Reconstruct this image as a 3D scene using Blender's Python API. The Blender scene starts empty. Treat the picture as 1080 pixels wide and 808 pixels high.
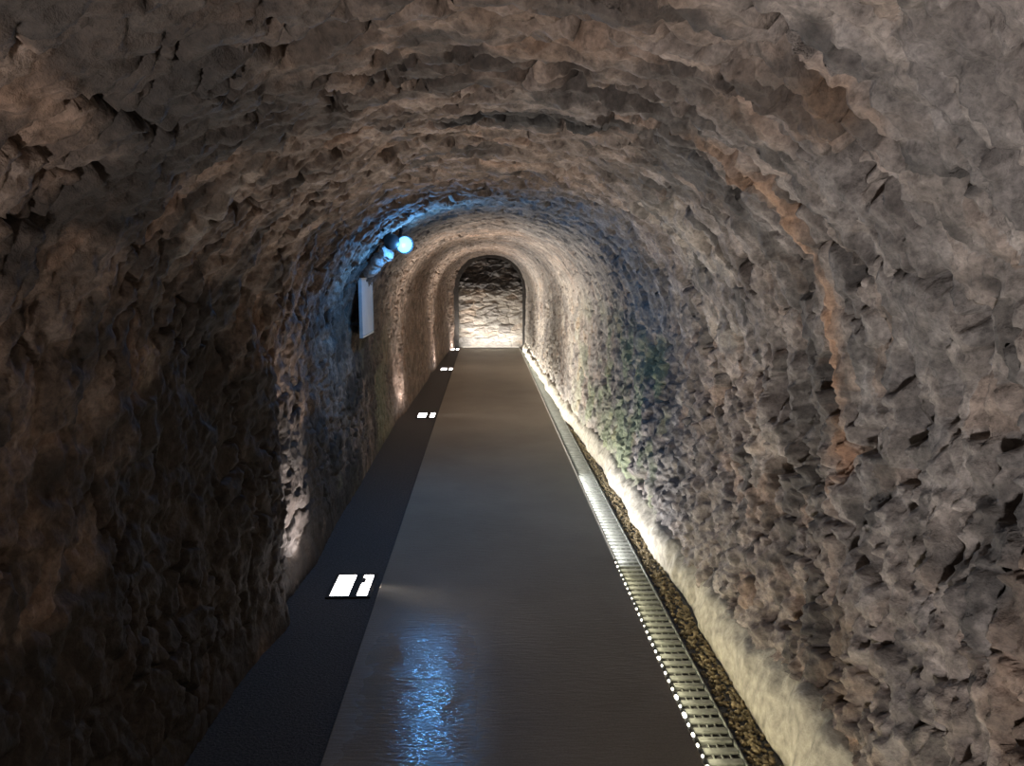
import bpy, bmesh, math, random
import numpy as np
from mathutils import Vector, Matrix

random.seed(7)
RNG = np.random.default_rng(11)
SC = bpy.context.scene
COL = SC.collection
PI = math.pi

# ------------------------------------------------------------------ helpers
def link(o, parent=None):
    COL.objects.link(o)
    if parent is not None:
        o.parent = parent
    return o

def tag(o, label=None, cat=None, group=None, kind=None):
    if label: o['label'] = label
    if cat: o['category'] = cat
    if group: o['group'] = group
    if kind: o['kind'] = kind
    return o

def empty(name, loc, rz=0.0):
    o = bpy.data.objects.new(name, None)
    o.empty_display_size = 0.05
    o.location = loc
    o.rotation_euler = (0, 0, rz)
    return link(o)

def obj(name, bm, mat, parent=None, smooth=False):
    me = bpy.data.meshes.new(name)
    bmesh.ops.recalc_face_normals(bm, faces=bm.faces)
    bm.to_mesh(me)
    bm.free()
    me.materials.append(mat)
    if smooth:
        me.polygons.foreach_set('use_smooth', [True] * len(me.polygons))
    o = bpy.data.objects.new(name, me)
    return link(o, parent)

def add_box(bm, cx, cy, cz, sx, sy, sz, bevel=0.0, seg=1):
    r = bmesh.ops.create_cube(bm, size=1.0)
    vs = r['verts']
    bmesh.ops.scale(bm, vec=(sx, sy, sz), verts=vs)
    bmesh.ops.translate(bm, vec=(cx, cy, cz), verts=vs)
    if bevel > 0:
        es = list({e for v in vs for e in v.link_edges})
        bmesh.ops.bevel(bm, geom=es, offset=bevel, segments=seg, affect='EDGES', profile=0.5)

def add_lathe(bm, profile, seg=32, mat=None):
    """profile: list of (radius, z); revolved about z, then moved by mat."""
    rings = []
    for r, z in profile:
        if r < 1e-6:
            rings.append([bm.verts.new((0, 0, z))])
        else:
            rings.append([bm.verts.new((r * math.cos(2 * PI * k / seg), r * math.sin(2 * PI * k / seg), z)) for k in range(seg)])
    for a, b in zip(rings[:-1], rings[1:]):
        for k in range(seg):
            k2 = (k + 1) % seg
            if len(a) == 1 and len(b) == 1: continue
            if len(a) == 1: bm.faces.new((a[0], b[k], b[k2]))
            elif len(b) == 1: bm.faces.new((a[k], b[0], a[k2]))
            else: bm.faces.new((a[k], b[k], b[k2], a[k2]))
    vs = [v for r in rings for v in r]
    if mat is not None:
        bmesh.ops.transform(bm, matrix=mat, verts=vs)

def add_tube(bm, pts, rad, seg=12, jitter=0.0):
    pts = [Vector(p) for p in pts]
    rings = []
    up = Vector((0.31, 0.9, 0.2)).normalized()
    for i, p in enumerate(pts):
        t = (pts[min(i + 1, len(pts) - 1)] - pts[max(i - 1, 0)]).normalized()
        u = t.cross(up).normalized()
        v = t.cross(u).normalized()
        r0 = rad[i] if isinstance(rad, (list, tuple)) else rad
        ring = []
        for k in range(seg):
            a = 2 * PI * k / seg
            r = r0 * (1 + random.uniform(-jitter, jitter))
            ring.append(bm.verts.new(p + u * (r * math.cos(a)) + v * (r * math.sin(a))))
        rings.append(ring)
    for a, b in zip(rings[:-1], rings[1:]):
        for k in range(seg):
            k2 = (k + 1) % seg
            bm.faces.new((a[k], a[k2], b[k2], b[k]))
    bm.faces.new(rings[0][::-1]); bm.faces.new(rings[-1])

# ------------------------------------------------------------------ numpy noise
def _hash(ix, iy, iz, seed):
    h = (ix.astype(np.int64) * 374761393 + iy.astype(np.int64) * 668265263 + iz.astype(np.int64) * 2147483647 + seed * 1274126177) & 0xFFFFFFFF
    h = ((h ^ (h >> 13)) * 1274126177) & 0xFFFFFFFF
    h = ((h ^ (h >> 16)) * 2246822519) & 0xFFFFFFFF
    h = h ^ (h >> 15)
    return (h & 0xFFFFFF) / float(0xFFFFFF)

def vnoise(x, y, z, seed=0):
    ix, iy, iz = np.floor(x), np.floor(y), np.floor(z)
    fx, fy, fz = x - ix, y - iy, z - iz
    fx = fx * fx * fx * (fx * (fx * 6 - 15) + 10)
    fy = fy * fy * fy * (fy * (fy * 6 - 15) + 10)
    fz = fz * fz * fz * (fz * (fz * 6 - 15) + 10)
    r = 0
    for a in (0, 1):
        wx = fx if a else 1 - fx
        for b in (0, 1):
            wy = fy if b else 1 - fy
            for c in (0, 1):
                wz = fz if c else 1 - fz
                r = r + wx * wy * wz * _hash(ix + a, iy + b, iz + c, seed)
    return r * 2 - 1

def fbm(x, y, z, oct=4, seed=0, gain=0.5):
    r, a, f = 0, 1.0, 1.0
    for o in range(oct):
        r = r + a * vnoise(x * f, y * f, z * f, seed + o * 17)
        a *= gain; f *= 2.03
    return r

def sstep(a, b, x):
    t = np.clip((x - a) / (b - a), 0, 1)
    return t * t * (3 - 2 * t)

def voronoi(u, v, seed=0, jit=0.85):
    """cell coordinates in, F1, F2 and the cell's random number out"""
    iu, iv = np.floor(u), np.floor(v)
    f1 = np.full(u.shape, 9.0); f2 = np.full(u.shape, 9.0); idr = np.zeros(u.shape)
    z0 = np.zeros(u.shape)
    for a in (-1, 0, 1):
        for b in (-1, 0, 1):
            cu, cv = iu + a, iv + b
            px = cu + 0.5 + jit * (_hash(cu, cv, z0, seed) - 0.5)
            py = cv + 0.5 + jit * (_hash(cu, cv, z0, seed + 5) - 0.5)
            d = np.hypot(u - px, v - py)
            rid = _hash(cu, cv, z0, seed + 9)
            closer = d < f1
            f2 = np.where(closer, f1, np.minimum(f2, d))
            idr = np.where(closer, rid, idr)
            f1 = np.where(closer, d, f1)
    return f1, f2, idr

# ------------------------------------------------------------------ materials
def new_mat(name):
    m = bpy.data.materials.new(name); m.use_nodes = True
    nt = m.node_tree
    b = nt.nodes['Principled BSDF']
    return m, nt, b

def N(nt, typ, **kw):
    n = nt.nodes.new(typ)
    for k, v in kw.items(): setattr(n, k, v)
    return n

def noise_node(nt, scale, detail=4, rough=0.6, coord=None):
    n = N(nt, 'ShaderNodeTexNoise')
    n.inputs['Scale'].default_value = scale
    n.inputs['Detail'].default_value = detail
    n.inputs['Roughness'].default_value = rough
    if coord is not None: nt.links.new(coord, n.inputs['Vector'])
    return n

def ramp(nt, src, stops):
    r = N(nt, 'ShaderNodeValToRGB')
    while len(r.color_ramp.elements) < len(stops): r.color_ramp.elements.new(0.5)
    for e, (p, c) in zip(r.color_ramp.elements, stops):
        e.position = p; e.color = (*c, 1) if len(c) == 3 else c
    nt.links.new(src, r.inputs['Fac'])
    return r

def mixc(nt, fac, a, b, mode='MIX'):
    m = N(nt, 'ShaderNodeMix', data_type='RGBA', blend_type=mode)
    for sock, val in ((m.inputs[0], fac), (m.inputs[6], a), (m.inputs[7], b)):
        if isinstance(val, (int, float)): sock.default_value = val
        elif isinstance(val, tuple): sock.default_value = (*val, 1)
        else: nt.links.new(val, sock)
    return m.outputs[2]

def attr(nt, name):
    return N(nt, 'ShaderNodeAttribute', attribute_name=name).outputs['Fac']

def bump(nt, b, src, strength, dist, prev=None):
    n = N(nt, 'ShaderNodeBump')
    n.inputs['Strength'].default_value = strength
    n.inputs['Distance'].default_value = dist
    nt.links.new(src, n.inputs['Height'])
    if prev is not None: nt.links.new(prev, n.inputs['Normal'])
    nt.links.new(n.outputs['Normal'], b.inputs['Normal'])
    return n.outputs['Normal']

def stone_material():
    m, nt, b = new_mat('rubble_masonry')
    co = N(nt, 'ShaderNodeTexCoord').outputs['Object']
    big = noise_node(nt, 1.7, 5, 0.6, co)
    mid = noise_node(nt, 9, 6, 0.65, co)
    fine = noise_node(nt, 55, 5, 0.7, co)
    warm = noise_node(nt, 1.1, 3, 0.5, co)
    grey = ramp(nt, mid.outputs['Fac'], [(0.28, (0.085, 0.078, 0.075)), (0.5, (0.20, 0.187, 0.18)), (0.72, (0.36, 0.34, 0.33))]).outputs['Color']
    brown = ramp(nt, mid.outputs['Fac'], [(0.28, (0.072, 0.054, 0.044)), (0.5, (0.190, 0.143, 0.113)), (0.74, (0.34, 0.275, 0.235))]).outputs['Color']
    fw = ramp(nt, warm.outputs['Fac'], [(0.38, (0, 0, 0)), (0.62, (1, 1, 1))]).outputs['Color']
    # the left half and the crown are of browner stone than the right wall
    br = attr(nt, 'brown')
    mm = N(nt, 'ShaderNodeMath', operation='MULTIPLY_ADD', use_clamp=True)
    nt.links.new(fw, mm.inputs[0]); mm.inputs[1].default_value = 0.45; nt.links.new(br, mm.inputs[2])
    c = mixc(nt, mm.outputs[0], grey, brown)
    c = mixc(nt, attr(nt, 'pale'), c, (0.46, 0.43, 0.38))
    c = mixc(nt, attr(nt, 'green_tint'), c, (0.20, 0.25, 0.14))
    c = mixc(nt, attr(nt, 'rust'), c, (0.33, 0.21, 0.135))
    st = ramp(nt, attr(nt, 'stone'), [(0.0, (0.62, 0.60, 0.60)), (0.35, (0.95, 0.93, 0.92)), (0.6, (1.05, 0.98, 0.92)), (0.8, (1.22, 1.18, 1.15)), (1.0, (1.12, 0.92, 0.78))]).outputs['Color']
    c = mixc(nt, 0.85, c, st, 'MULTIPLY')
    fr = ramp(nt, fine.outputs['Fac'], [(0.3, (0.45, 0.45, 0.45)), (0.48, (1, 1, 1)), (0.68, (1.5, 1.48, 1.45))]).outputs['Color']
    c = mixc(nt, 0.8, c, fr, 'MULTIPLY')
    c = mixc(nt, attr(nt, 'stain_shade'), c, (0.022, 0.022, 0.022))  # dark stains together with shade put into the colour
    nt.links.new(c, b.inputs['Base Color'])
    b.inputs['Roughness'].default_value = 0.75
    b.inputs['Specular IOR Level'].default_value = 0.35
    n1 = bump(nt, b, mid.outputs['Fac'], 0.55, 0.03)
    bump(nt, b, fine.outputs['Fac'], 0.6, 0.008, n1)
    return m

def path_material():
    m, nt, b = new_mat('wet_concrete')
    co = N(nt, 'ShaderNodeTexCoord').outputs['Object']
    big = noise_node(nt, 1.2, 4, 0.6, co)
    fine = noise_node(nt, 120, 4, 0.7, co)
    c = ramp(nt, big.outputs['Fac'], [(0.3, (0.28, 0.250, 0.205)), (0.7, (0.37, 0.332, 0.275))]).outputs['Color']
    f = ramp(nt, fine.outputs['Fac'], [(0.3, (0.75, 0.75, 0.75)), (0.7, (1.2, 1.2, 1.2))]).outputs['Color']
    c = mixc(nt, 0.7, c, f, 'MULTIPLY')
    nt.links.new(c, b.inputs['Base Color'])
    # a film of water lies on the left half of the path, near the viewpoint
    sep = N(nt, 'ShaderNodeSeparateXYZ'); nt.links.new(co, sep.inputs[0])
    def band(out, a, b, c_, d_):
        m1 = N(nt, 'ShaderNodeMapRange', interpolation_type='SMOOTHSTEP'); nt.links.new(out, m1.inputs[0])
        m1.inputs[1].default_value = a; m1.inputs[2].default_value = b; m1.inputs[3].default_value = c_; m1.inputs[4].default_value = d_
        return m1.outputs[0]
    def mul(p, q):
        n = N(nt, 'ShaderNodeMath', operation='MULTIPLY'); nt.links.new(p, n.inputs[0]); nt.links.new(q, n.inputs[1]); return n.outputs[0]
    wn = band(noise_node(nt, 5, 3, 0.6, co).outputs['Fac'], 0.34, 0.52, 0.55, 1.0)
    wet = mul(mul(mul(band(sep.outputs['X'], -0.62, -0.40, 0, 1), band(sep.outputs['X'], -0.15, 0.08, 1, 0)), band(sep.outputs['Y'], 3.0, 3.7, 1, 0)), wn)
    rr = N(nt, 'ShaderNodeMapRange'); nt.links.new(wet, rr.inputs[0]); rr.inputs[3].default_value = 0.48; rr.inputs[4].default_value = 0.085
    nt.links.new(rr.outputs[0], b.inputs['Roughness'])
    sp = N(nt, 'ShaderNodeMapRange'); nt.links.new(wet, sp.inputs[0]); sp.inputs[3].default_value = 0.22; sp.inputs[4].default_value = 1.0
    nt.links.new(sp.outputs[0], b.inputs['Specular IOR Level'])
    st = N(nt, 'ShaderNodeMapping'); st.inputs['Scale'].default_value = (13, 70, 40)
    nt.links.new(co, st.inputs['Vector'])
    rip = noise_node(nt, 1.0, 3, 0.6, st.outputs['Vector'])
    bump(nt, b, rip.outputs['Fac'], 0.30, 0.012)
    return m

def gravel_floor_material():
    m, nt, b = new_mat('dark_ground')
    co = N(nt, 'ShaderNodeTexCoord').outputs['Object']
    a = noise_node(nt, 90, 4, 0.7, co)
    g = noise_node(nt, 2.0, 3, 0.6, co)
    c = ramp(nt, a.outputs['Fac'], [(0.35, (0.035, 0.035, 0.037)), (0.7, (0.12, 0.118, 0.115))]).outputs['Color']
    nt.links.new(c, b.inputs['Base Color'])
    b.inputs['Roughness'].default_value = 0.6
    bump(nt, b, a.outputs['Fac'], 0.7, 0.012)
    return m

def plain(name, col, rough=0.5, metal=0.0, nscale=30, var=0.25, bmp=0.0):
    m, nt, b = new_mat(name)
    co = N(nt, 'ShaderNodeTexCoord').outputs['Object']
    n = noise_node(nt, nscale, 4, 0.6, co)
    lo = tuple(x * (1 - var) for x in col); hi = tuple(min(1, x * (1 + var)) for x in col)
    c = ramp(nt, n.outputs['Fac'], [(0.3, lo), (0.7, hi)]).outputs['Color']
    nt.links.new(c, b.inputs['Base Color'])
    b.inputs['Roughness'].default_value = rough
    b.inputs['Metallic'].default_value = metal
    if bmp: bump(nt, b, n.outputs['Fac'], bmp, 0.01)
    return m

def glow(name, col, strength):
    m, nt, b = new_mat(name)
    b.inputs['Base Color'].default_value = (*[min(1, x) for x in col], 1)
    b.inputs['Emission Color'].default_value = (*col, 1)
    b.inputs['Emission Strength'].default_value = strength
    b.inputs['Roughness'].default_value = 0.3
    return m

M_STONE = stone_material()
M_PATH = path_material()
M_GROUND = gravel_floor_material()
M_CEMENT = plain('pale_cement', (0.36, 0.33, 0.27), 0.85, 0, 22, 0.4, 0.9)
M_GALV = plain('galvanised_steel', (0.24, 0.25, 0.225), 0.5, 0.4, 40, 0.25)
M_DARKMETAL = plain('dark_cast_metal', (0.035, 0.034, 0.033), 0.45, 0.4, 50, 0.3)
M_HOUSING = plain('black_lamp_housing', (0.018, 0.019, 0.022), 0.4, 0.0, 50, 0.2)
M_BOARD = plain('white_board', (0.72, 0.73, 0.74), 0.45, 0, 6, 0.06)
M_ALU = plain('aluminium_frame', (0.62, 0.63, 0.64), 0.35, 0.5, 30, 0.1)
M_FOAM = plain('grey_conduit_sheath', (0.62, 0.63, 0.64), 0.8, 0, 60, 0.35, 0.8)
M_PEBBLE = plain('brown_gravel', (0.24, 0.19, 0.11), 0.8, 0, 25, 0.6)
M_GLOW_SPOT = glow('uplight_glass', (1.0, 0.93, 0.92), 7.0)
M_GLOW_BLUE = glow('blue_lens', (0.26, 0.60, 0.90), 0.8)
M_GLOW_BEAD = glow('warm_led', (1.0, 0.96, 0.80), 2.6)
M_GLOW_STRIP = glow('white_led', (1.0, 0.92, 0.80), 1.1)

# ------------------------------------------------------------------ the tunnel shell
def itp(y, tab):
    t = np.array(tab)
    return np.interp(y, t[:, 0], t[:, 1])
LEFT = [(-3, 1.02), (2.3, 1.01), (2.9, 0.98), (3.33, 0.915), (3.40, 0.915), (3.46, 0.985), (4.1, 0.95), (4.8, .97), (8.45, 0.975), (8.75, 0.935), (9.5, 0.92),
        (11.6, 0.875), (12.3, 0.89), (12.75, 0.845), (15.2, 0.78), (16.0, 0.74), (16.25, 0.66), (16.6, 0.64)]
RIGHT = [(-3, 1.03), (4, 1.03), (6.3, 1.01), (8.4, 0.93), (12, 0.88), (15.7, 0.835), (16.6, 0.83)]
CROWN = [(-3, 2.12), (2.3, 2.13), (4.0, 2.08), (6, 2.05), (10, 2.02), (16.6, 1.95)]
SPRING = 1.08
Y_END = 16.55

def section(y, t):
    """inner face of the tunnel at depth y; t runs 0..1 from the left foot over the crown to the right foot"""
    hl, hr = itp(y, LEFT), itp(y, RIGHT)
    bulge_l, bulge_r = 0.03 + 0 * y, np.interp(y, [0, 5, 8, 16.6], [0.11, 0.11, 0.06, 0.02])
    cr = itp(y, CROWN)
    ws = SPRING / (2 * SPRING + PI * 1.05)        # share of each straight side
    z = np.zeros_like(t); x = np.zeros_like(t)
    L = t < ws; R = t > 1 - ws; A = ~(L | R)
    u = t / ws
    xl = -(hl + bulge_l * np.sin(np.clip(u, 0, 1) * PI / 2))
    v = (1 - t) / ws
    xr = hr + bulge_r * np.sin(np.clip(v, 0, 1) * PI / 2)
    th = PI * (1 - (t - ws) / (1 - 2 * ws))
    e = 2 / 2.25
    c, s = np.cos(th), np.sin(np.clip(th, 0, PI))
    ax = np.sign(c) * np.abs(c) ** e; az = np.clip(s, 0, 1) ** e
    xlS, xrS = -(hl + bulge_l), hr + bulge_r
    mid, hw = (xlS + xrS) / 2, (xrS - xlS) / 2
    x = np.where(L, xl, np.where(R, xr, mid + hw * ax))
    z = np.where(L, SPRING * u, np.where(R, SPRING * v, SPRING + (cr - SPRING) * az))
    return x, z

def build_shell():
    ds = 0.0092
    nt_ = int(5.4 / ds)
    ys = [-3.0]
    while ys[-1] < 0.6: ys.append(ys[-1] + 0.05)
    while ys[-1] < Y_END: ys.append(ys[-1] + 0.0088 * max(1.0, ys[-1] / 2.4))
    ys = np.array(ys); ts = np.linspace(0, 1, nt_)
    T, Y = np.meshgrid(ts, ys)
    X, Z = section(Y, T)
    S = T * 5.4
    # outward normal in the section plane
    dX = np.gradient(X, axis=1); dZ = np.gradient(Z, axis=1)
    ln = np.hypot(dX, dZ) + 1e-9
    NX, NZ = -dZ / ln, dX / ln
    # rubble masonry: cells in arc length / depth
    wu = 0.05 * fbm(X * 4, Y * 4, Z * 4, 3, 3); wv = 0.04 * fbm(X * 4, Y * 4, Z * 4, 3, 21)
    vault = sstep(1.0, 1.45, Z)
    f1, f2, ida = voronoi((S + wu) / 0.165, (Y + wv) / 0.078, 40)         # vault: long stones across the barrel
    edge_a = f2 - f1
    f1, f2, idb = voronoi((S + wu) / 0.115, (Y + wv) / 0.12, 80)          # walls: rounder rubble
    edge_b = f2 - f1
    edge = edge_a * vault + edge_b * (1 - vault)
    sid = np.where(vault > 0.5, ida, idb)
    joint = 1 - sstep(0.0, 0.22, edge)
    worn = sstep(-0.25, 0.35, fbm(X * 1.3, Y * 1.3, Z * 1.3, 3, 60))       # joints deep here, filled there
    gap = (1 - sstep(0.02, 0.16, edge)) * sstep(0.05, 0.45, fbm(S * 5, Y * 7, 0 * S + 1.7, 3, 63))
    d = 0.014 * joint * (0.25 + 0.9 * worn) + (0.035 + 0.045 * vault) * gap
    d += 0.015 * (sid - 0.5)
    d += 0.030 * fbm(X * 1.6, Y * 1.6, Z * 1.6, 3, 5)
    rough = 0.016 * fbm(X * 9, Y * 9, Z * 9, 5, 31, 0.66)
    right = sstep(0.3, 0.9, X)
    d += rough * (0.8 + 0.8 * right * (1 - vault))
    d += 0.0065 * fbm(X * 24, Y * 24, Z * 24, 3, 207, 0.6) * (1 + 1.0 * right * (1 - vault))
    # open holes where stones have dropped: short and stretched across the barrel
    hv = fbm(S * 6.0, Y * 17.0, 0 * S + 3.3, 2, 71)
    hole = sstep(0.38, 0.52, hv) * sstep(0.1, 0.5, X * 0.8 + 0.75) * sstep(.6, 1.2, Z)
    hw_ = fbm(S * 9.0, Y * 10.0, 0 * S + 8.1, 2, 93)
    hole2 = sstep(0.50, 0.75, hw_) * sstep(-0.1, 0.3, X)
    d += 0.095 * hole + 0.075 * hole2 * (1 - vault * 0.6)
    # a construction joint runs round the barrel as a low rib
    ryc = 2.32 + 0.06 * fbm(S * 1.4, 0 * S, 0 * S + 2, 3, 12) + 0.10 * (X > 0) * np.sin(np.clip(T, 0, 1) * PI)
    rib = np.exp(-((Y - ryc) / 0.042) ** 2)
    side = sstep(0.15, 0.5, np.abs(X)) * sstep(0.5, 0.9, Z)
    d -= 0.022 * rib * side * (0.6 + 0.4 * vnoise(S * 9, Y * 9, 0 * S, 4))
    d *= 0.35 + 0.65 * sstep(0.02, 0.25, Z) * np.ones_like(d)
    # far part has a lower, smoother relief
    smooth_far = sstep(3.8, 8.0, Y)
    d *= 1 - 0.66 * smooth_far * np.where(X > 0.2, 1, 0.6)
    VX, VZ = X + NX * d, np.maximum(Z + NZ * d, -0.06)
    VX = np.where(Z < 0.001, X, VX)
    VZ = np.where((T == 0) | (T == 1), -0.05, VZ)
    # stains, kinds of stone, and some light and shade put into the colour
    n1 = fbm(X * 2.2, Y * 1.1, Z * 2.2, 4, 101)
    n2 = fbm(X * 3.0, Y * 3.0, Z * 3.0, 4, 131)
    brown = np.clip(0.85 - 0.95 * sstep(-0.3, 0.7, X + 0.25 * n1 - 0.15 * vault), 0, 1)
    brown = np.clip(brown + 0.35 * sstep(9, 13, Y) * (1 - sstep(-0.2, 0.4, X)), 0, 1)
    green_tint = sstep(-0.4, 0.4, n2) * sstep(0.6, 0.9, X) * sstep(4.3, 5.0, Y) * (1 - sstep(7.0, 9.0, Y)) * (1 - sstep(0.9, 1.5, Z)) * 0.75  # greener tone on the lower walls along the middle stretch
    green_tint = green_tint + 0.5 * sstep(0.0, 0.5, n1) * (1 - sstep(-0.9, -0.7, X)) * sstep(4.4, 5.0, Y) * (1 - sstep(7, 8.5, Y)) * (1 - sstep(0.8, 1.4, Z))
    pale = 0.8 * sstep(0.45, 0.9, X) * sstep(4.6, 8.0, Y) * np.clip(0.65 + 0.5 * n2, 0, 1) * (1 - 0.6 * sstep(1.1, 1.9, Z))  # far right wall lightened in its colour to look more brightly lit
    pale = np.maximum(pale, 0.35 * sstep(0.35, 0.8, n1) * sstep(0.3, 0.8, X))
    pale = np.maximum(pale, 0.4 * rib * (1 - sstep(-0.8, -0.5, X)) * sstep(0.4, 1, Z))
    rust = rib * sstep(0.35, 0.75, X) * sstep(0.75, 1.1, Z) * 0.85
    spot = sum(np.exp(-(((X - a) / r) ** 2 + ((Y - b) / r) ** 2 + ((Z - c) / r) ** 2)) for a, b, c, r in ((.80, 1.40, 1.90, .10), (.90, 1.36, 1.80, .10), (.72, 1.72, 1.94, .07), (1.0, 1.5, 1.6, .10))) * sstep(-0.5, 0.2, n2)
    streak = sstep(0.25, 0.6, fbm(S * 1.2, Y * 3.5, 0 * S, 4, 151)) * sstep(0.4, 0.8, X) * (1 - sstep(2.2, 4, Y)) * 0.35 * sstep(-0.2, 0.4, n2)
    rust = np.clip(rust + spot + streak, 0, 1)
    stain_shade = 0.9 * sstep(0.1, 0.55, 0.62 * np.exp(-((Y - 2.72 - .1 * n1) / 0.13) ** 2) * np.exp(-((X - 0.15) / 0.34) ** 2) * 1.5 + 0.2 * n2)
    stain_shade = stain_shade * np.exp(-((Y - 2.75) / 0.35) ** 2) * sstep(1.5, 1.8, Z)
    stain_shade = np.maximum(stain_shade, 0.55 * sstep(0.15, 0.6, n2 + 0.25 * n1) * sstep(0.0, 0.5, X) * (1 - sstep(5.5, 7.5, Y)))
    stain_shade = np.maximum(stain_shade, 0.8 * sstep(0.05, 0.5, n1 + 0.3 * n2 + 0.75 * (1 - sstep(0.5, 1.8, Z))) * (1 - sstep(-0.6, 0.1, X)) * (1 - sstep(6, 9, Y)))  # lower left wall darkened in its colour to deepen the shade there
    gap_dashes = sstep(0.38, 0.6, fbm(S * 5.0, Y * 13.0, 0 * S + 6.2, 3, 171)) * 0.6 * (1 - sstep(7, 10, Y))  # dark dashes painted on to look like shaded gaps between stones
    stain_shade = np.maximum(stain_shade, gap_dashes)
    stain_shade = stain_shade * (1 - 0.85 * np.clip(green_tint * 1.6, 0, 1)) * np.where(X > 0, 1 - 0.6 * sstep(3.6, 5.0, Y), 1)
    masks = dict(stone=sid, brown=brown, green_tint=green_tint, pale=pale, rust=rust, stain_shade=stain_shade)

    ia = int(round(nt_ * 0.27)); ib = int(round(nt_ * 0.73))
    for name, a, b in (('wall_left', 0, ia), ('ceiling', ia, ib), ('wall_right', ib, nt_ - 1)):
        w = b - a + 1; h = len(ys)
        P = np.stack([VX[:, a:b + 1], Y[:, a:b + 1], VZ[:, a:b + 1]], -1).reshape(-1, 3)
        # a second skin 12 cm behind gives the lining its thickness
        O = np.stack([(X + NX * 0.30)[:, a:b + 1:w - 1 if w < 40 else 1], Y[:, a:b + 1], (Z + NZ * 0.30)[:, a:b + 1]], -1).reshape(-1, 3)
        idx = np.arange(h * w).reshape(h, w)
        q = np.stack([idx[:-1, :-1], idx[:-1, 1:], idx[1:, 1:], idx[1:, :-1]], -1).reshape(-1, 4)
        me = bpy.data.meshes.new(name)
        me.vertices.add(len(P)); me.vertices.foreach_set('co', P.ravel())
        me.loops.add(q.size); me.loops.foreach_set('vertex_index', q.ravel())
        me.polygons.add(len(q)); me.polygons.foreach_set('loop_start', np.arange(0, q.size, 4))
        me.polygons.foreach_set('use_smooth', np.ones(len(q), dtype=bool))
        me.update(calc_edges=True); me.validate()
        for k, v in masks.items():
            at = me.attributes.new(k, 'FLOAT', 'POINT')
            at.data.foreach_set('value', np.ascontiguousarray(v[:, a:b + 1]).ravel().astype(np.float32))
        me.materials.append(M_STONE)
        o = link(bpy.data.objects.new(name, me))
        tag(o, kind='structure')
        if name == 'wall_left': tag(o, 'brown rubble stone wall in shadow along the left of the path', 'wall')
        elif name == 'ceiling': tag(o, 'rough stone barrel vault over the tunnel', 'ceiling')
        else: tag(o, 'lit grey rubble stone wall along the drain channel', 'wall')

build_shell()

# end wall, built of thin rubble courses
def build_end():
    n = 190
    xs = np.linspace(-0.95, 1.0, n); zs = np.linspace(-0.05, 2.15, int(n * 1.15))
    X, Z = np.meshgrid(xs, zs)
    w = 0.03 * fbm(X * 5, Z * 5, 0 * X, 3, 7)
    f1, f2, sid = voronoi((X + w) / 0.26, (Z + w) / 0.10, 17)
    up = sstep(1.05, 1.35, Z); d = (0.008 + .035 * up) * (1 - sstep(0, 0.25, f2 - f1)) + (0.016 + .04 * up) * (sid - 0.5) + (0.014 + .03 * up) * fbm(X * 5, Z * 12, 0 * X, 4, 9)
    d += 0.05 * sstep(0.0, 0.5, fbm(X * 4, Z * 9, 0 * X + 4, 3, 19)) * sstep(1.1, 1.35, Z)
    Yv = 16.50 + np.clip(d + 0.03, -0.06, 0.2)
    P = np.stack([X, Yv, Z], -1).reshape(-1, 3)
    h, wd = X.shape
    idx = np.arange(h * wd).reshape(h, wd)
    q = np.stack([idx[:-1, :-1], idx[:-1, 1:], idx[1:, 1:], idx[1:, :-1]], -1).reshape(-1, 4)
    me = bpy.data.meshes.new('wall_back')
    me.from_pydata(P.tolist(), [], q.tolist())
    me.polygons.foreach_set('use_smooth', [True] * len(q))
    n2 = fbm(X * 3, Z * 3, 0 * X + 2, 4, 33)
    masks = dict(stone=sid, brown=0 * X, green_tint=0 * X, rust=0 * X, pale=0.75 * np.clip(.8 + .3 * n2, 0, 1) * (1 - sstep(1.15, 1.35, Z + .08 * n2)),
                 stain_shade=0.55 * sstep(1.15, 1.35, Z + 0.1 * n2))  # pale foot and dark top put the lighting from below into the colour
    for k, v in masks.items():
        at = me.attributes.new(k, 'FLOAT', 'POINT'); at.data.foreach_set('value', v.ravel().astype(np.float32))
    me.materials.append(M_STONE)
    o = link(bpy.data.objects.new('wall_back', me))
    tag(o, 'stone rubble wall closing the far end of the tunnel', 'wall', kind='structure')
build_end()

# arched rim in one dark tone round the end wall
def build_rim():
    bm = bmesh.new()
    pts = []
    for t in np.linspace(0, 1, 60):
        x, z = section(np.array([16.4]), np.array([t]))
        pts.append((float(x[0]), float(z[0])))
    xl, xr, top = -0.585, 0.80, 1.915
    path = [(xl, -0.03)]
    cxm, hw = (xl + xr) / 2, (xr - xl) / 2
    sp = 1.25
    for k in range(31):
        a = PI - PI * k / 30
        path.append((cxm + hw * math.cos(a), sp + (top - sp) * math.sin(a)))
    path.append((xr, -0.03))
    inn = []
    rings = []
    for i, (x, z) in enumerate(path):
        a = Vector(path[max(i - 1, 0)]); b = Vector(path[min(i + 1, len(path) - 1)])
        t = (b - a).normalized(); nrm = Vector((-t.y, t.x))       # outward
        o1 = Vector((x, z)) + nrm * 0.22
        wid = 0.018
        i1 = Vector((x, z)) - nrm * wid * 0.6
        rings.append([bm.verts.new((i1.x, 16.36, i1.y)), bm.verts.new((o1.x, 16.36, o1.y)), bm.verts.new((o1.x, 16.52, o1.y)), bm.verts.new((i1.x, 16.52, i1.y))])
    for a, b in zip(rings[:-1], rings[1:]):
        for k in range(4):
            bm.faces.new((a[k], a[(k + 1) % 4], b[(k + 1) % 4], b[k]))
    bm.faces.new(rings[0]); bm.faces.new(rings[-1][::-1])
    o = obj('trim_1', bm, plain('dark_arch_rim', (0.06, 0.054, 0.05), 0.8, 0, 20, 0.3, 0.5))
    tag(o, 'dark arch rim round the end wall of the tunnel', 'trim', kind='structure')
build_rim()

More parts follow.
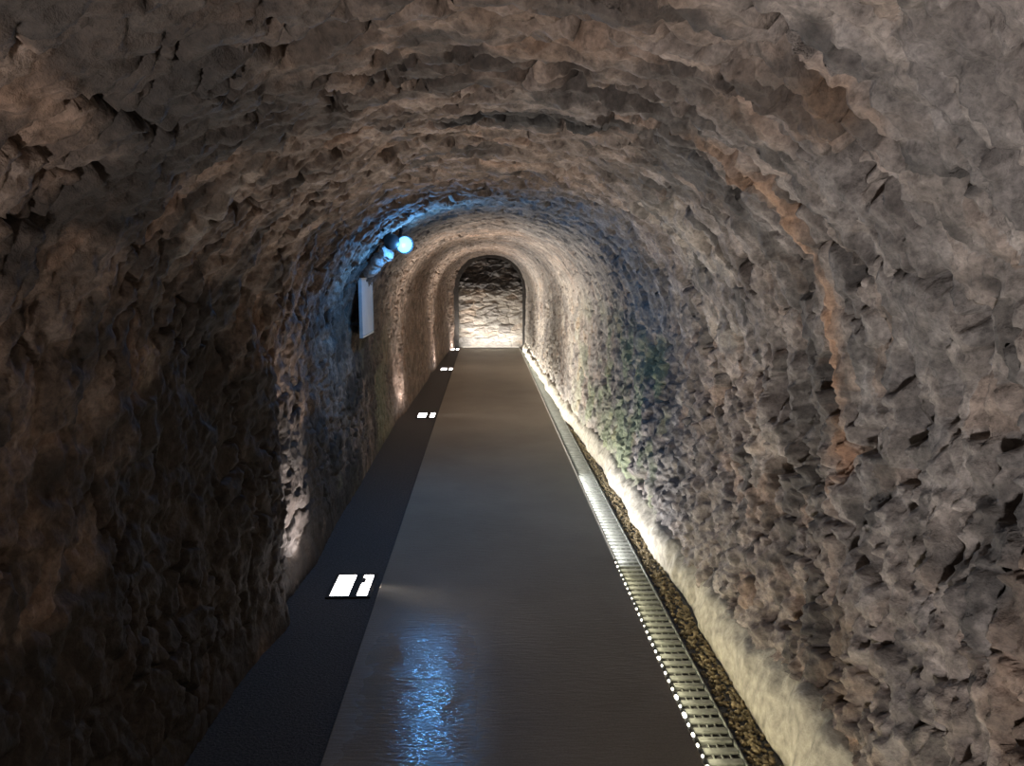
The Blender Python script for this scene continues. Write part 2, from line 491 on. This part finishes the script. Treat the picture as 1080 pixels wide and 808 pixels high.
# ground, path, cement foot of the right wall
GZ = -0.040
LZ = -0.012      # the ground left of the path lies almost flush with it
bm = bmesh.new()
add_box(bm, 0.0, 6.8, GZ - 0.05, 2.7, 19.8, 0.10)
add_box(bm, -0.92, 6.8, LZ - 0.06, 0.86, 19.8, 0.12)
tag(obj('floor', bm, M_GROUND), 'dark damp ground either side of the path', 'floor', kind='structure')

bm = bmesh.new()
add_box(bm, 0.081, 6.78, GZ / 2, 1.262, 19.5, -GZ, 0.004, 2)
tag(obj('path', bm, M_PATH), 'smooth damp grey concrete path down the middle of the tunnel', 'path', kind='structure')

def build_haunch():
    ys = np.concatenate([np.arange(-2.5, 1.2, 0.1), np.geomspace(1.2, 16.3, 420)])
    us = np.linspace(0, 1, 14)
    U, Y = np.meshgrid(us, ys)
    hr = itp(Y, RIGHT)
    ht = np.interp(Y, [0, 2.4, 3.0, 3.9, 5, 16.4], [0.26, 0.26, 0.22, 0.13, 0.15, 0.13]) + 0.03 * fbm(Y * 2.2, 0 * Y, 0 * Y, 3, 8)
    wdt = 0.055 + 0.018 * fbm(Y * 1.9, 0 * Y + 3, 0 * Y, 3, 18)
    ang = U * PI / 2
    X = hr + 0.065 - (wdt + 0.06) * np.cos(ang) ** 0.8
    Z = GZ - 0.01 + (ht + 0.03) * np.sin(ang)
    lump = 0.020 * fbm(X * 9, Y * 9, Z * 9, 4, 44)
    X = X - lump * np.sin(ang + .3); Z = Z + 0.4 * lump
    P = np.stack([X, Y, Z], -1).reshape(-1, 3)
    h, w = U.shape
    idx = np.arange(h * w).reshape(h, w)
    q = np.stack([idx[:-1, :-1], idx[1:, :-1], idx[1:, 1:], idx[:-1, 1:]], -1).reshape(-1, 4)
    me = bpy.data.meshes.new('baseboard_right'); me.from_pydata(P.tolist(), [], q.tolist())
    me.polygons.foreach_set('use_smooth', [True] * len(q))
    me.materials.append(M_CEMENT)
    tag(link(bpy.data.objects.new('baseboard_right', me)), 'pale cement footing along the bottom of the right wall', 'baseboard', kind='structure')
build_haunch()

# gravel between the drain grates and the footing
def build_gravel():
    bm = bmesh.new()
    base = bmesh.new(); bmesh.ops.create_icosphere(base, subdivisions=1, radius=1.0)
    bv = [v.co.copy() for v in base.verts]; bf = [[v.index for v in f.verts] for f in base.faces]; base.free()
    verts, faces = [], []
    y = 1.2
    while y < 16.2:
        k = max(1, int(13 / max(1, y / 4)))
        hr = float(itp(np.array([y]), RIGHT)[0])
        for _ in range(k):
            x = random.uniform(0.885, max(0.90, hr - 0.05)); r = random.uniform(0.005, 0.013)
            if hr < 0.95: x = random.uniform(hr - .09, hr - 0.04); 
            if x < 0.885: continue
            yy = y + random.uniform(0, 0.03); s = [random.uniform(.7, 1.3) for _ in range(3)]
            a = random.uniform(0, 6.28); ca, sa = math.cos(a), math.sin(a)
            o0 = len(verts)
            for c in bv:
                j = random.uniform(0.85, 1.15) * r
                px, py, pz = c.x * s[0] * j, c.y * s[1] * j, c.z * s[2] * j * 0.7
                verts.append((x + px * ca - py * sa, yy + px * sa + py * ca, GZ + r * 0.35 + pz))
            faces += [[o0 + i for i in f] for f in bf]
        y += 0.03 * max(1, y / 5)
    me = bpy.data.meshes.new('gravel'); me.from_pydata(verts, [], faces)
    me.materials.append(M_PEBBLE)
    tag(link(bpy.data.objects.new('gravel', me)), 'brown loose gravel between the drain grates and the wall footing', 'gravel', kind='stuff')
build_gravel()

# ------------------------------------------------------------------ drain grates along the path
GX0, GX1 = 0.728, 0.868
def make_grate(length):
    root = empty('drain_grate', (0, 0, GZ))
    w = GX1 - GX0
    fr = bmesh.new()
    for sx in (-1, 1):
        add_box(fr, sx * (w / 2 - 0.004), 0, 0.006, 0.008, length - 0.004, 0.016, 0.0015)
    for sy in (-1, 1):
        add_box(fr, 0, sy * (length / 2 - 0.008), 0.008, w - 0.024, 0.012, 0.016, 0.0015)
    obj('frame', fr, M_GALV, root)
    br = bmesh.new()
    n = int(round(length / 0.06)) - 1
    for k in range(n):
        yy = -length / 2 + (k + 1) * length / (n + 1)
        add_box(br, 0, yy, 0.008, w - 0.016, 0.030, 0.012, 0.003)
    for xx in (-0.03, 0.0, 0.03):
        add_box(br, xx, 0, 0.0045, 0.004, length - 0.028, 0.007)
    obj('bars', br, M_GALV, root)
    return root
def copy_tree(o):
    c = o.copy(); COL.objects.link(c)
    for ch in list(o.children):
        d = ch.copy(); COL.objects.link(d); d.parent = c
    return c
GL = 0.36
proto = make_grate(GL)
gy, gi = 1.75, 0
while gy + GL < 16.35:
    g = proto if gi == 0 else copy_tree(proto)
    xs = 0.0 if gy < 12 else -0.012 * (gy - 12) / 4
    g.location = ((GX0 + GX1) / 2 + xs, gy + GL / 2, GZ)
    tag(g, 'galvanised steel drain grate with cross bars in the row beside the path', 'drain grate', 'drain grates along the right edge of the path')
    gy += GL; gi += 1

# ------------------------------------------------------------------ LED strips at the edge of the path
def area(name, loc, sx, sy, power, col, direction, spread=180):
    l = bpy.data.lights.new(name, 'AREA'); l.shape = 'RECTANGLE'
    l.size = sx; l.size_y = sy; l.energy = power; l.color = col; l.spread = math.radians(spread)
    o = bpy.data.objects.new(name, l)
    d = Vector(direction).normalized()
    zax = -d; yax = Vector((0, 1, 0)); xax = yax.cross(zax).normalized(); yax = zax.cross(xax)
    o.matrix_world = Matrix(((xax.x, yax.x, zax.x, loc[0]), (xax.y, yax.y, zax.y, loc[1]), (xax.z, yax.z, zax.z, loc[2]), (0, 0, 0, 1)))
    return link(o)

EX = 0.7135
def led_strip(y0, y1, label, mat, beads):
    root = empty('led_strip', (EX + 0.006, (y0 + y1) / 2, GZ))
    bm = bmesh.new(); add_box(bm, 0, 0, 0.015, 0.010, y1 - y0, 0.030, 0.001)
    obj('channel', bm, M_ALU if not beads else M_DARKMETAL, root)
    if beads:
        y = y0 + 0.03
        first = None
        while y < y1:
            if first is None:
                b = bmesh.new(); add_lathe(b, [(0, -0.006), (0.005, -0.0045), (0.0068, 0), (0.005, 0.0045), (0, 0.006)], 12)
                first = obj('led_bead', b, mat, root, True); o = first
            else:
                o = first.copy(); COL.objects.link(o)
            s = 1.2 * random.choice((0.55, 0.7, 0.8, 1.0, 1.15)) * (1.15 if y < 2.7 else (0.95 if y < 3.2 else 0.62))
            o.scale = (s, s * random.uniform(1, 1.8), s)
            o.location = (0.0, y - (y0 + y1) / 2, 0.0335)
            y += 0.06
    else:
        bm = bmesh.new(); add_box(bm, 0.0055, 0, 0.022, 0.003, y1 - y0 - 0.01, 0.010)
        obj('diffuser', bm, mat, root)
    tag(root, label, 'led strip')
led_strip(1.9, 4.15, 'LED strip of separate bright beads beside the nearest drain grates', M_GLOW_BEAD, True)
led_strip(4.17, 16.3, 'continuous white LED strip at the path edge down to the end wall', M_GLOW_STRIP, False)
LW = (1.0, 0.95, 0.85)
area('led_light_near', (EX + 0.02, 2.35, -0.004), 0.012, 3.4, 3.2, (1.0, 0.90, 0.62), (1, 0, 0.2))
area('led_light_hot', (EX + 0.02, 5.05, -0.004), 0.012, 1.9, 6, (1.0, 0.98, 0.97), (1, 0, 0.25))
area('led_light_far', (EX + 0.02, 11.1, -0.004), 0.012, 10.2, 25.0, LW, (1, 0, 0.9))

root = empty('light_bar', (0.11, 16.30, 0.0))
bm = bmesh.new(); add_box(bm, 0, 0, 0.010, 1.22, 0.035, 0.020, 0.002); obj('housing', bm, M_ALU, root)
bm = bmesh.new(); add_box(bm, 0, 0.0, 0.022, 1.18, 0.022, 0.005); obj('diffuser', bm, M_GLOW_STRIP, root)
tag(root, 'low light bar on the floor at the foot of the end wall', 'light bar')
l = bpy.data.lights.new('end_wash', 'AREA'); l.shape = 'RECTANGLE'; l.size = 1.15; l.size_y = 0.02; l.energy = 5.5; l.color = (1, .98, .93)
o = link(bpy.data.objects.new('end_wash', l)); o.location = (0.11, 16.30, 0.03)
d = Vector((0, 0.5, 1)).normalized(); o.rotation_euler = d.to_track_quat('-Z', 'Y').to_euler()

# ------------------------------------------------------------------ recessed floor uplights
def make_uplight():
    root = empty('floor_uplight', (0, 0, LZ))
    bm = bmesh.new()
    # rim of four bars and a divider, lenses set between
    W, L, hgt = 0.225, 0.31, 0.024
    for sx in (-1, 1): add_box(bm, sx * (W / 2 - 0.009), 0, hgt / 2, 0.018, L, hgt, 0.003)
    for sy in (-1, 1): add_box(bm, 0, sy * (L / 2 - 0.010), hgt / 2, W - 0.036, 0.020, hgt, 0.003)
    add_box(bm, 0, 0, 0.004, W - 0.036, L - 0.04, 0.008)
    obj('housing', bm, M_DARKMETAL, root)
    bm = bmesh.new(); add_box(bm, 0.020, 0, 0.013, 0.038, L - 0.04, 0.016, 0.002); obj('divider', bm, M_DARKMETAL, root)
    bm = bmesh.new(); add_box(bm, -0.047, 0, 0.014, 0.090, L - 0.044, 0.012, 0.004, 2); obj('lens', bm, M_GLOW_SPOT, root)
    # the narrow lens has a notch at its clip
    bm = bmesh.new()
    out = [(0.042, -0.128), (0.090, -0.128), (0.090, 0.128), (0.042, 0.128), (0.042, 0.105), (0.060, 0.095), (0.060, 0.030), (0.044, 0.020)]
    lo = [bm.verts.new((x, y, 0.008)) for x, y in out]; hi = [bm.verts.new((x, y, 0.019)) for x, y in out]
    bm.faces.new(hi); bm.faces.new(lo[::-1])
    for i in range(len(out)):
        j = (i + 1) % len(out); bm.faces.new((lo[i], lo[j], hi[j], hi[i]))
    obj('lens', bm, M_GLOW_SPOT, root)
    bm = bmesh.new(); add_box(bm, 0.049, 0.062, 0.016, 0.016, 0.05, 0.010, 0.002); obj('clip', bm, M_DARKMETAL, root)
    root.scale = (1, 1, 0.4)
    return root
up = make_uplight()
SPOTS = [(-0.695, 3.82, 'twin-lens floor uplight nearest the blue reflection on the path'),
         (-0.675, 8.60, 'second floor uplight from the wet patch, level with the white board'),
         (-0.655, 12.78, 'third floor uplight along the left wall, next but one to the end wall'),
         (-0.66, 16.12, 'farthest floor uplight, in the corner by the end wall')]
SPOTS[1] = (-0.675, 8.60, 'second floor uplight from the blue reflection, beyond the white board')
SPOTS[2] = (-0.655, 12.78, 'third floor uplight, last one before the corner of the end wall')
for i, (x, y, lab) in enumerate(SPOTS):
    u = up if i == 0 else copy_tree(up)
    u.location = (x, y, LZ)
    tag(u, lab, 'floor light', 'floor uplights along the left wall')
    l = bpy.data.lights.new('uplight_beam', 'SPOT'); l.energy = (24, 10, 9, 5)[i]; l.color = (1.0, 0.89, 0.84)
    l.spot_size = math.radians(66); l.spot_blend = 0.7; l.shadow_soft_size = 0.04
    o = link(bpy.data.objects.new('uplight_beam', l)); o.location = (x, y, 0.03)
    o.rotation_euler = Vector((-0.75, -0.04, 1)).to_track_quat('-Z', 'Y').to_euler()
    if True:
        # the second lens throws its light across the tunnel
        l = bpy.data.lights.new('uplight_cross_beam', 'SPOT'); l.energy = (72, 165, 160, 40)[i]; l.color = (1.0, 0.93, 0.84)
        l.spot_size = math.radians(130 if i else 112); l.spot_blend = 1.0; l.shadow_soft_size = 0.05
        o = link(bpy.data.objects.new('uplight_cross_beam', l)); o.location = (x + 0.06, y, 0.03)
        o.rotation_euler = Vector((0.66 if i else 0.9, -0.1 if i else -0.45, 1)).to_track_quat('-Z', 'Y').to_euler()

# the next uplight of the row stands behind the viewpoint and lights the near vault and right wall
l = bpy.data.lights.new('uplight_behind', 'SPOT'); l.energy = 158; l.color = (1.0, 0.93, 0.90)
l.spot_size = math.radians(134); l.spot_blend = 1.0; l.shadow_soft_size = 0.12
o = link(bpy.data.objects.new('uplight_behind', l)); o.location = (-0.70, -0.45, 0.05)
o.rotation_euler = Vector((1.0, 0.52, 0.88)).to_track_quat('-Z', 'Y').to_euler()

# ------------------------------------------------------------------ blue spotlight on the vault, conduit, board
def aim(loc, d):
    q = Vector(d).normalized().to_track_quat('Z', 'Y')
    return Matrix.Translation(loc) @ q.to_matrix().to_4x4()
LP = Vector((-0.565, 5.42, 1.79))
root = empty('spotlight', LP)
axis = (0.42, -0.86, -0.14)
bm = bmesh.new(); add_lathe(bm, [(0, -0.11), (0.045, -0.108), (0.052, -0.09), (0.060, -0.02), (0.064, 0.015), (0.064, 0.03), (0.057, 0.03), (0.056, 0.012), (0, 0.010)], 40, aim((0, 0, 0), axis))
obj('lamp_body', bm, M_HOUSING, root, True)
bm = bmesh.new(); add_lathe(bm, [(0.0555, 0.013), (0.054, 0.022), (0.035, 0.030), (0, 0.034)], 40, aim((0, 0, 0), axis))
obj('lens', bm, M_GLOW_BLUE, root, True)
bm = bmesh.new()
add_lathe(bm, [(0, -0.05), (0.048, -0.048), (0.053, -0.04), (0.053, 0.03), (0.047, 0.042), (0, 0.045)], 36, aim((-0.062, -0.15, 0.010), (0.1, -1, -0.05)))
obj('junction_box', bm, M_HOUSING, root, True)
bm = bmesh.new()
add_tube(bm, [(-0.06, 0.0, 0.0), (-0.03, 0.05, 0.05), (-0.02, 0.09, 0.12)], 0.012)
add_lathe(bm, [(0, 0), (0.035, 0), (0.035, 0.008), (0, 0.01)], 24, aim((-0.02, 0.09, 0.115), (0.3, 0, -1)))
obj('bracket', bm, M_DARKMETAL, root)
tag(root, 'blue spotlight with round lens fixed to the left side of the vault', 'spotlight')
l = bpy.data.lights.new('blue_beam', 'POINT'); l.energy = 11; l.color = (0.12, 0.44, 1.0); l.shadow_soft_size = 0.045
o = link(bpy.data.objects.new('blue_beam', l)); o.location = LP + Vector((0.14, -0.22, -0.08))

bm = bmesh.new()
ctl = [Vector((-0.675, 5.47, 1.745)), Vector((-0.735, 5.54, 1.70)), Vector((-0.80, 5.62, 1.655)), Vector((-0.85, 5.74, 1.62)), Vector((-0.87, 5.82, 1.60))]
pts = []
for i in range(len(ctl) - 1):
    for k in range(8): pts.append(ctl[i].lerp(ctl[i + 1], k / 8))
pts.append(ctl[-1])
add_tube(bm, pts, [0.036 + 0.018 * random.random() for _ in pts], 14, 0.25)
tag(obj('cable_conduit', bm, M_FOAM, None, True), 'lumpy blue-lit conduit running from the spotlight down to the white board', 'conduit')

root = empty('board', (-0.928, 6.03, 1.335))
bm = bmesh.new(); add_box(bm, 0.0, 0, 0, 0.018, 0.54, 0.42, 0.003); obj('panel', bm, M_BOARD, root)
bm = bmesh.new()
for sy in (-1, 1): add_box(bm, 0.002, sy * 0.275, 0, 0.026, 0.014, 0.448, 0.002)
for sz in (-1, 1): add_box(bm, 0.002, 0, sz * 0.217, 0.026, 0.536, 0.014, 0.002)
obj('frame', bm, M_ALU, root)
for sz in (-1, 1):
    for sy in (-1, 1):
        bm = bmesh.new(); add_box(bm, -0.045, sy * 0.2, sz * 0.12, 0.08, 0.02, 0.02)
        obj('bracket', bm, M_DARKMETAL, root)
tag(root, 'blank white board on the left wall below the blue spotlight', 'board')

# ------------------------------------------------------------------ camera, world, view
F_PX = 811.0
pitch = math.atan(117 / F_PX); yaw = math.atan(28 / F_PX * math.cos(pitch))
cam = bpy.data.cameras.new('camera'); cam.sensor_width = 36; cam.lens = F_PX / 1080 * 36; cam.clip_start = 0.02
co = link(bpy.data.objects.new('camera', cam))
co.location = (0, 0, 1.6)
co.rotation_euler = (PI / 2 - pitch, 0, -yaw)
SC.camera = co
w = bpy.data.worlds.new('world'); SC.world = w; w.use_nodes = True
w.node_tree.nodes['Background'].inputs['Color'].default_value = (0.004, 0.004, 0.005, 1)
vs = SC.view_settings
vs.view_transform = 'Standard'; vs.look = 'None'; vs.gamma = 1; vs.use_curve_mapping = False
vs.exposure = 0.9
SC.cycles.max_bounces = 8
SC.cycles.sample_clamp_indirect = 4.0
